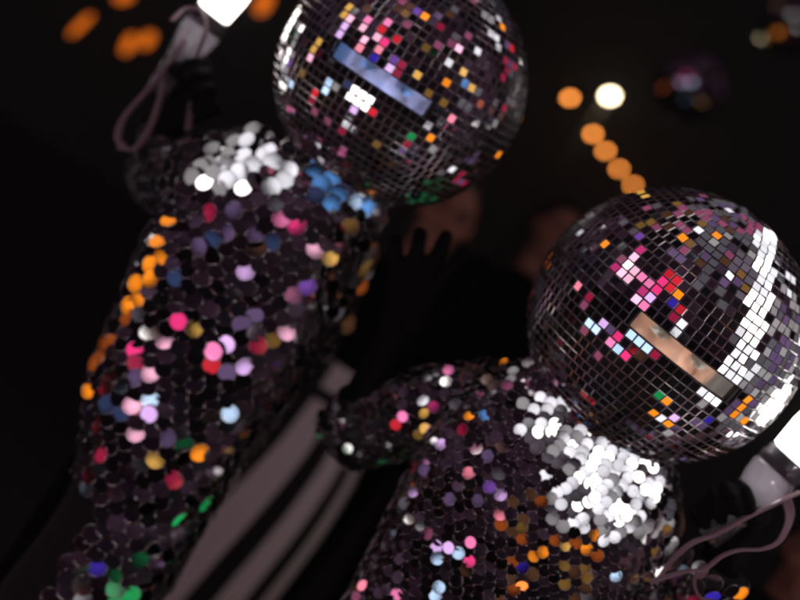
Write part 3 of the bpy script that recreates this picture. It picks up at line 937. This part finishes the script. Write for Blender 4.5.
sr2 = sleeve_loft([JR['shl'] + Vector((-0.04, 0, 0.0)), JR['shl'] + (JR['ell'] - JR['shl']) * 0.5, JR['ell'], JR['ell'] + (JR['wrl'] - JR['ell']) * 0.5, JR['ell'] + (JR['wrl'] - JR['ell']) * 0.93], [0.070, 0.062, 0.054, 0.048, 0.043])
bm = bmesh.new(); tr.mesh(bm, 44, 48); sr1.mesh(bm, 24, 20); sr2.mesh(bm, 24, 20)
jackR = obj('jacket', bm, M['fabric'], Rroot)
D = 0.0192
RS = [(448, 371, 'pink'), (501, 357, 'orange'), (484, 364, 'orange'), (363, 386, 'pink'), (378, 369, 'orangedim'), (427, 402, 'pale'), (422, 411, 'gold'), (485, 415, 'blue'), (392, 397, 'salmon'), (439, 408, 'magenta'),
      (394, 429, 'red'), (403, 422, 'pink'), (422, 429, 'gold'), (415, 437, 'golddim'), (444, 446, 'lilac'), (467, 477, 'salmon'), (415, 491, 'lilac'), (486, 487, 'violet'), (500, 495, 'lilac'), (502, 511, 'salmon'), (452, 499, 'lilacdim'),
      (474, 500, 'lilacdim'), (472, 542, 'pink'), (437, 544, 'lilac'), (453, 553, 'lightblue'), (447, 549, 'lilac'), (442, 562, 'lightblue'), (469, 556, 'hotpink'), (441, 588, 'lightblue'), (441, 597, 'lightblue'), (367, 584, 'salmon'), (392, 592, 'pink'),
      (471, 570, 'brown'), (538, 549, 'orange'), (525, 589, 'orange'), (521, 569, 'deepblue'), (514, 562, 'orangedim'), (510, 592, 'orangedim'), (590, 536, 'orange'), (589, 547, 'orange'), (562, 549, 'gold'),
      (523, 525, 'golddim'), (414, 519, 'brown'), (613, 575, 'lightblue'), (629, 572, 'gold'), (615, 595, 'pink'), (543, 551, 'orange'), (337, 455, 'deepblue'), (360, 446, 'greendim'), (349, 449, 'greendim'), (390, 397, 'orangedim'),
      (733, 542, 'pink'), (752, 545, 'grey'), (780, 528, 'orange'), (744, 580, 'orange'), (758, 574, 'orange'), (700, 560, 'grey'), (735, 572, 'grey'), (718, 597, 'deepblue'), (694, 596, 'crimson'), (330, 455, 'deepblue'),
      (500, 470, 'greydim'), (485, 450, 'lilacdim'), (460, 432, 'crimson'), (474, 448, 'pinkdim'), (505, 450, 'brown'), (490, 385, 'brown'), (465, 395, 'lilacdim'), (455, 420, 'pinkdim'), (430, 470, 'lilacdim'), (540, 435, 'white'), (600, 540, 'pale')]
RREG = [([(530, 408), (556, 402), (592, 415), (625, 440), (650, 452), (662, 485), (640, 520), (612, 525), (586, 505), (575, 450), (545, 440)], ['white', 'white', 'pale', 'pale'], 0.72),
        ([(545, 490), (580, 475), (602, 500), (595, 525), (560, 520)], ['white', 'white', 'pale'], 0.65),
        ([(506, 372), (545, 362), (590, 395), (640, 432), (668, 478), (670, 520), (650, 545), (600, 540), (545, 518), (538, 470), (520, 430)], ['grey', 'grey', 'greydim', 'pale'], 0.75),
        ([(500, 500), (540, 480), (545, 530), (600, 545), (585, 600), (500, 600)], ['orangedim', 'brown', 'golddim', 'brown'], 0.2),
        ([(640, 480), (672, 480), (672, 600), (640, 600)], ['greydim', 'golddim'], 0.3)]
seqs = tr.sequins(D, 0.0112, 0.0172) + sr1.sequins(D * 0.95, 0.017, 0.0185) + sr2.sequins(D * 1.35, 0.021, 0.024)
sequin_mesh('sequins', seqs, RS, RREG, (['lilacdim', 'brown', 'pinkdim', 'bluedim', 'greydim'], 0.02), jackR, 15, tilt=0.16, jit=0.06)
bm = bmesh.new()
chain(bm, [JR['elr'] + (JR['wrr'] - JR['elr']) * 0.22, JR['elr'] + (JR['wrr'] - JR['elr']) * 0.55, JR['wrr']], [0.045, 0.040, 0.031])
h = JR['handr']; hand_caps(bm, JR['wrr'], h[0], h[1], h[2], 1.08, h[4], h[5], fat=1.35)
remeshed('glove', bm, 0.004, M['glove'], Rroot, 3)
bm = bmesh.new()
capsule(bm, JR['ell'] + (JR['wrl'] - JR['ell']) * 0.8, JR['wrl'], 0.036, 0.030)
h = JR['handl']; hand_caps(bm, JR['wrl'], h[0], h[1], h[2], 0.98, *h[4:], fat=1.2)
remeshed('glove', bm, 0.004, M['glove'], Rroot, 3)
hand_torch('clear torch with loose pink straps, held at the right edge below the nearer ball', tgripR, taxR,
           [([P(800, 492, 1.53), P(776, 503, 1.53), P(745, 518, 1.53), P(716, 534, 1.53), P(692, 543, 1.53), P(672, 560, 1.54), P(656, 582, 1.55)], 0.010),
            ([P(776, 480, 1.56), P(790, 512, 1.54), P(780, 540, 1.52), P(762, 549, 1.52), P(740, 550, 1.52), P(722, 556, 1.52), P(704, 569, 1.52), P(682, 572, 1.52), P(650, 582, 1.53)], 0.008),
            ([P(700, 566, 1.53), P(694, 582, 1.53), P(700, 597, 1.53), P(716, 601, 1.53)], 0.007)], 0)

# unseen lamps added inside each helmet to light the wearer's face
for c, W_, col, e in ((LB, WL, rgb(112, 165, 252), 0.85), (RB, WR, rgb(226, 240, 238), 0.52)):
    for sx, sz in ((-1, 1), (1, 1), (-1, -1), (1, -1)):
        l = bpy.data.lights.new('helmet_fill_light', 'AREA'); l.shape = 'RECTANGLE'; l.size = 0.05; l.size_y = 0.02; l.energy = e; l.color = col
        o = bpy.data.objects.new('helmet_fill_light', l); COL.objects.link(o)
        o.location = W_(Vector((sx * 0.05, -0.160, 0.062 * sz)))
        o.rotation_euler = (W_(Vector((sx * 0.02, -0.115, 0.0))) - o.location).to_track_quat('-Z', 'Y').to_euler()


# ------------------------------------------------------------------ people behind
def bystander(label, x, y, headz, yaw, skirt=None, hair=True):
    root = thing('person', label, 'person', (x, y, 0))
    k = headz / 1.66
    hc = Vector((x, y, headz))
    J = {'k': k, 'neck': Vector((x, y + 0.02, headz - 0.17 * k)), 'chest': Vector((x, y + 0.02, headz - 0.36 * k)), 'waist': Vector((x, y + 0.02, headz - 0.58 * k))}
    legs(J, x, y + 0.02)
    for s, sx in (('l', 1), ('r', -1)):
        J['sh' + s] = Vector((x + sx * 0.17, y + 0.02, headz - 0.25 * k)); J['el' + s] = Vector((x + sx * 0.23, y + 0.05, headz - 0.53 * k)); J['wr' + s] = Vector((x + sx * 0.19, y + 0.12, headz - 0.75 * k))
        J['hand' + s] = (Vector((0, -0.2, -1)), Vector((-sx, 0, 0)), Vector((0, -1, 0)))
    body(root, J, hc, yaw, m=M['skin2']); eyes(root, hc, yaw)
    bm = bmesh.new()
    chain(bm, [J['neck'] + Vector((0, 0, -0.05)), J['chest'], J['waist'], J['pelvis']], [0.085, 0.145, 0.125, 0.135])
    for s in ('l', 'r'):
        chain(bm, [J['chest'] + Vector((0, 0, 0.08)), J['sh' + s], J['el' + s], J['el' + s] + (J['wr' + s] - J['el' + s]) * 0.9], [0.09, 0.075, 0.056, 0.045])
    remeshed('jacket', bm, 0.012, M['trouser'], root, 4)
    q = Matrix.Rotation(yaw, 3, 'Z')
    bm = bmesh.new()
    ellipsoid(bm, hc + q @ Vector((0, 0.03, 0.045)), 0.088, 0.098, 0.088)
    ellipsoid(bm, hc + q @ Vector((0, 0.065, -0.03)), 0.085, 0.06, 0.11)
    remeshed('hair', bm, 0.009, M['hair'], root, 2)
    if not skirt:
        trousers(root, J, M['trouser'])
    shoes(root, J)
    return root, J


pw, JW = bystander('person in black top and wide black-and-white striped skirt standing between the two performers', -0.02, 3.02, 1.66, R(4), skirt=True)
rings = []
for z, cx, a, b in [(0.32, -0.13, 0.29, 0.24), (0.55, -0.095, 0.27, 0.22), (0.75, -0.06, 0.245, 0.20), (0.92, -0.035, 0.212, 0.17), (1.03, -0.03, 0.180, 0.15), (1.09, -0.03, 0.170, 0.145), (1.17, -0.03, 0.165, 0.14)]:
    rings.append((Vector((cx, 3.03, z)), Vector((a, 0, 0)), Vector((0, b, 0))))
lw = Loft(rings)
bm = bmesh.new(); uvl = bm.loops.layers.uv.new('UVMap')
NS, NT = 30, 96
grid = [[bm.verts.new(lw.pt(i / NS, 2 * PI * j / NT)) for j in range(NT)] for i in range(NS + 1)]
for i in range(NS):
    for j in range(NT):
        f = bm.faces.new((grid[i][j], grid[i][(j + 1) % NT], grid[i + 1][(j + 1) % NT], grid[i + 1][j]))
        for lp, uu, vv in zip(f.loops, (j, j + 1, j + 1, j), (i, i, i + 1, i + 1)):
            lp[uvl].uv = (uu / NT, vv / NS)
bm.faces.new(grid[-1])


def u_at(px, py):
    best = min(((proj(grid[i][j].co)[0] - px) ** 2 + (proj(grid[i][j].co)[1] - py) ** 2 + 300 * (grid[i][j].co.y > 3.03), j / NT) for i in range(NS + 1) for j in range(NT))
    return best[1]


print('STRIPE', [round(12 * u_at(*q), 2) for q in ((302, 442), (167, 585), (336, 472), (209, 596), (258, 600))])
M['stripe'].node_tree.nodes['phase'].inputs[2].default_value = 0.75 - (12 * u_at(240, 510)) % 1
sk = obj('striped_skirt', bm, M['stripe'], pw)
bm = bmesh.new()
tube(bm, [Vector((-0.03 + 0.174 * math.cos(2 * PI * k / 40), 3.03 + 0.151 * math.sin(2 * PI * k / 40), 1.085)) for k in range(41)], 0.016, n=8, caps=False)
obj('belt', bm, M['belt'], sk)
bystander('bystander in dark clothes with a dim reddish face, far back between the two mirror balls', *[(P(556, 232, 4.2)).x, 4.2, (P(556, 232, 4.2)).z], R(10))
bystander('bystander in dark clothes close to the right edge behind the torch', P(815, 560, 2.9).x, 2.9, P(815, 560, 2.9).z + 0.0, R(-20))

# ------------------------------------------------------------------ lamps and mirror balls in the background
sl = thing('string_light', 'string of five amber bulbs hanging down to the nearer mirror ball', 'string lights', P(570, 98, 9.0))
bp = [P(570, 98, 9.0), P(593, 134, 9.6), P(605.5, 151, 10.2), P(619, 169, 10.8), P(633, 185, 11.4)]
bm = bmesh.new()
cab = [P(470, -60, 8.2), P(540, 45, 8.6)] + [b + Vector((0, 0, 0.10)) for b in bp] + [P(690, 250, 12.4), P(760, 330, 13)]
tube(bm, smooth_path(cab, 6), 0.006, n=6)
obj('cable', bm, M['darkmetal'], sl)
for b in bp:
    bm = bmesh.new(); ellipsoid(bm, b, 0.023, 0.023, 0.026)
    o = obj('bulb', bm, M['bulb'], sl)
    bm = bmesh.new(); capsule(bm, b + Vector((0, 0, 0.038)), b + Vector((0, 0, 0.095)), 0.016, 0.014, 10)
    obj('socket', bm, M['darkmetal'], o)
fl = P(610, 96, 12.0)
ft = thing('lamp_post', 'lamp post with one bright warm-white lamp beside the amber string bulbs', 'street lamp', (fl.x, fl.y, 0))
bm = bmesh.new(); ellipsoid(bm, fl, 0.05, 0.05, 0.05); obj('lamp', bm, M['flood'], ft)
bm = bmesh.new(); tube(bm, [(fl.x, fl.y + 0.12, 0), (fl.x, fl.y + 0.12, 2.0), (fl.x, fl.y + 0.12, fl.z + 0.1)], [0.06, 0.05, 0.04], n=14); tube(bm, [(fl.x, fl.y + 0.12, fl.z + 0.1), (fl.x, fl.y, fl.z + 0.14), (fl.x, fl.y, fl.z + 0.08)], 0.025, n=10)
obj('post', bm, M['belt'], ft)


def lantern(a, b, rad, label):
    c = (a + b) / 2
    root = thing('lantern', label, 'lantern', c, 'orange lanterns in the dark at upper left')
    ax = (b - a)
    bm = bmesh.new(); L = ax.length; u, v, w = frame(ax)
    n = 20; rings = []
    for k in range(9):
        t = k / 8
        r = rad * (0.45 + 0.55 * math.sin(PI * t) ** 0.6)
        rings.append([bm.verts.new(a + ax * t + r * (u * math.cos(2 * PI * j / n) + v * math.sin(2 * PI * j / n))) for j in range(n)])
    for p, q in zip(rings, rings[1:]):
        for j in range(n):
            bm.faces.new((p[j], p[(j + 1) % n], q[(j + 1) % n], q[j]))
    bm.faces.new(rings[0][::-1]); bm.faces.new(rings[-1])
    obj('shade', bm, M['lantern'], root)
    top = a if a.z > b.z else b
    bm = bmesh.new(); capsule(bm, top, top + Vector((0, 0, 0.05)), rad * 0.5, rad * 0.4, 12); tube(bm, [top + Vector((0, 0, 0.04)), top + Vector((0, 0, 1.6))], 0.006, n=6)
    obj('hanger', bm, M['darkmetal'], root)


lantern(P(70, 36, 6.0), P(92, 14, 6.0), 0.018, 'slanted orange lantern, leftmost of those at upper left')
lantern(P(124, 54, 6.4), P(134, 34, 6.4), 0.028, 'dim orange lantern, left one of the close pair beside the raised torch')
lantern(P(143, 48, 6.2), P(152, 32, 6.2), 0.030, 'orange lantern, right one of the close pair beside the raised torch')
lantern(P(116, 0, 6.8), P(132, -6, 6.8), 0.034, 'orange lantern at the top edge, between the slanted one and the torch')
lantern(P(258, 14, 6.0), P(270, -6, 6.0), 0.034, 'orange lantern at the top edge, between the raised torch and the left mirror ball')


def far_ball(label, c, rad, tile, spots):
    root = thing('mirror_ball', label, 'mirror ball', c, 'mirror balls hanging in the dark behind')
    bm = bmesh.new()
    rows = int(PI * rad / tile)
    for i in range(rows):
        lat = -PI / 2 + (i + 0.5) * PI / rows
        n = max(5, int(2 * PI * rad * math.cos(lat) / tile))
        for j in range(n):
            lon = 2 * PI * j / n
            q = Vector((math.cos(lat) * math.cos(lon), math.cos(lat) * math.sin(lon), math.sin(lat)))
            w = (q + Vector([random.gauss(0, 0.03) for _ in range(3)])).normalized()
            pc = proj(c + q * rad)
            for (sx_, sy_, sr_, cls) in spots:
                if q.y < -0.1 and math.hypot(pc[0] - sx_, pc[1] - sy_) < sr_:
                    w = aim(cls, c + q * rad, q, R(25), 5.0) or w
            e = Vector((0, 0, 1)).cross(w).normalized(); u = w.cross(e)
            h = tile * 0.47
            t = [bm.verts.new(c + q * rad + e * h * sx + u * h * sy) for sx, sy in ((-1, -1), (1, -1), (1, 1), (-1, 1))]
            b = [bm.verts.new(c + q * (rad - 0.004) + e * h * sx + u * h * sy) for sx, sy in ((-1, -1), (1, -1), (1, 1), (-1, 1))]
            bm.faces.new(t)
            for k in range(4):
                bm.faces.new((b[k], b[(k + 1) % 4], t[(k + 1) % 4], t[k]))
    obj('mirror_tiles', bm, M['mirror'], root, smooth=False)
    bm = bmesh.new(); bmesh.ops.create_uvsphere(bm, u_segments=32, v_segments=16, radius=rad - 0.003, matrix=Matrix.Translation(c)); obj('core', bm, M['core'], root)
    bm = bmesh.new(); capsule(bm, c + Vector((0, 0, rad - 0.01)), c + Vector((0, 0, rad + 0.02)), 0.03, 0.025); tube(bm, [c + Vector((0, 0, rad)), c + Vector((0, 0, rad + 2.2))], 0.004, n=6); obj('hanging_wire', bm, M['darkmetal'], root)


far_ball('dark blurred mirror ball with a lilac glint, hanging to the right of the bright lamp', P(690, 85, 5.6), 0.19, 0.022, [(684, 83, 3.5, 'lilac'), (664, 88, 3, 'orangedim'), (692, 76, 3, 'orangedim'), (701, 102, 2.5, 'golddim'), (685, 102, 3, 'bluedim'), (684, 94, 3, 'greendim')])
far_ball('blurred mirror ball with orange glints at the upper right corner', P(792, 25, 6.6), 0.19, 0.022, [(777, 33, 3.5, 'orange'), (778, 6, 3, 'golddim'), (768, 40, 2.5, 'brown'), (788, 36, 3, 'crimson')])

# ------------------------------------------------------------------ ground and night
bm = bmesh.new()
bmesh.ops.create_grid(bm, x_segments=8, y_segments=8, size=25)
g = obj('ground', bm, mat('worn_asphalt', (0.045, 0.043, 0.042), 0.85, noise=0.35, nscale=6, bump=0.4), None, smooth=False)
g['kind'] = 'structure'

HAZE = 0.013  # thin volume added to give a glow around the lit lamps
if HAZE:
    bm = bmesh.new(); bmesh.ops.create_cube(bm, size=1, matrix=Matrix.Translation((0, 0, 4)) @ Matrix.Diagonal((54, 54, 10, 1)))
    m = bpy.data.materials.new('added_glow_haze'); m.use_nodes = True; nt = m.node_tree; nt.nodes.clear()
    pv = nt.nodes.new('ShaderNodeVolumePrincipled'); pv.inputs['Color'].default_value = (0.8, 0.82, 0.9, 1); pv.inputs['Density'].default_value = HAZE; pv.inputs['Anisotropy'].default_value = 0.75
    oo = nt.nodes.new('ShaderNodeOutputMaterial'); nt.links.new(pv.outputs[0], oo.inputs['Volume'])
    hz = obj('haze', bm, m, None, smooth=False); hz['kind'] = 'stuff'

w = bpy.data.worlds.new('World'); SC.world = w; w.use_nodes = True
nt = w.node_tree; bg = nt.nodes['Background']
tc = nt.nodes.new('ShaderNodeTexCoord'); nz = nt.nodes.new('ShaderNodeTexNoise')
nz.inputs['Scale'].default_value = 5.0; nz.inputs['Detail'].default_value = 4; nz.inputs['Roughness'].default_value = 0.65  # dim colour blotches added on the camera side for the mirrors to reflect
nt.links.new(tc.outputs['Generated'], nz.inputs['Vector'])
rp = nt.nodes.new('ShaderNodeValToRGB')
el = rp.color_ramp.elements
el[0].position = 0.36; el[0].color = (0.002, 0.0014, 0.002, 1)
el[1].position = 0.78; el[1].color = (0.16, 0.085, 0.10, 1)
for ps, c in ((0.50, (0.005, 0.003, 0.005)), (0.57, (0.030, 0.012, 0.020)), (0.64, (0.070, 0.040, 0.075))):
    e = el.new(ps); e.color = (*c, 1)
nt.links.new(nz.outputs['Fac'], rp.inputs[0])
sp = nt.nodes.new('ShaderNodeSeparateXYZ'); nt.links.new(tc.outputs['Generated'], sp.inputs[0])
mr = nt.nodes.new('ShaderNodeMapRange'); mr.inputs[1].default_value = 0.55; mr.inputs[2].default_value = -0.2; mr.inputs[3].default_value = 0.0; mr.inputs[4].default_value = 1.0
nt.links.new(sp.outputs['Y'], mr.inputs[0])
mx = nt.nodes.new('ShaderNodeMix'); mx.data_type = 'RGBA'
mx.inputs[6].default_value = (0.0022, 0.0018, 0.0018, 1)
nt.links.new(mr.outputs[0], mx.inputs[0]); nt.links.new(rp.outputs[0], mx.inputs[7])
nt.links.new(mx.outputs[2], bg.inputs['Color']); bg.inputs['Strength'].default_value = 1.0

SC.view_settings.view_transform = 'Standard'; SC.view_settings.look = 'None'
SC.view_settings.exposure = 0; SC.view_settings.gamma = 1
SC.cycles.use_denoising = True
SC.cycles.max_bounces = 8
SC.cycles.sample_clamp_indirect = 4
print('LAMPS', NEWL[0])
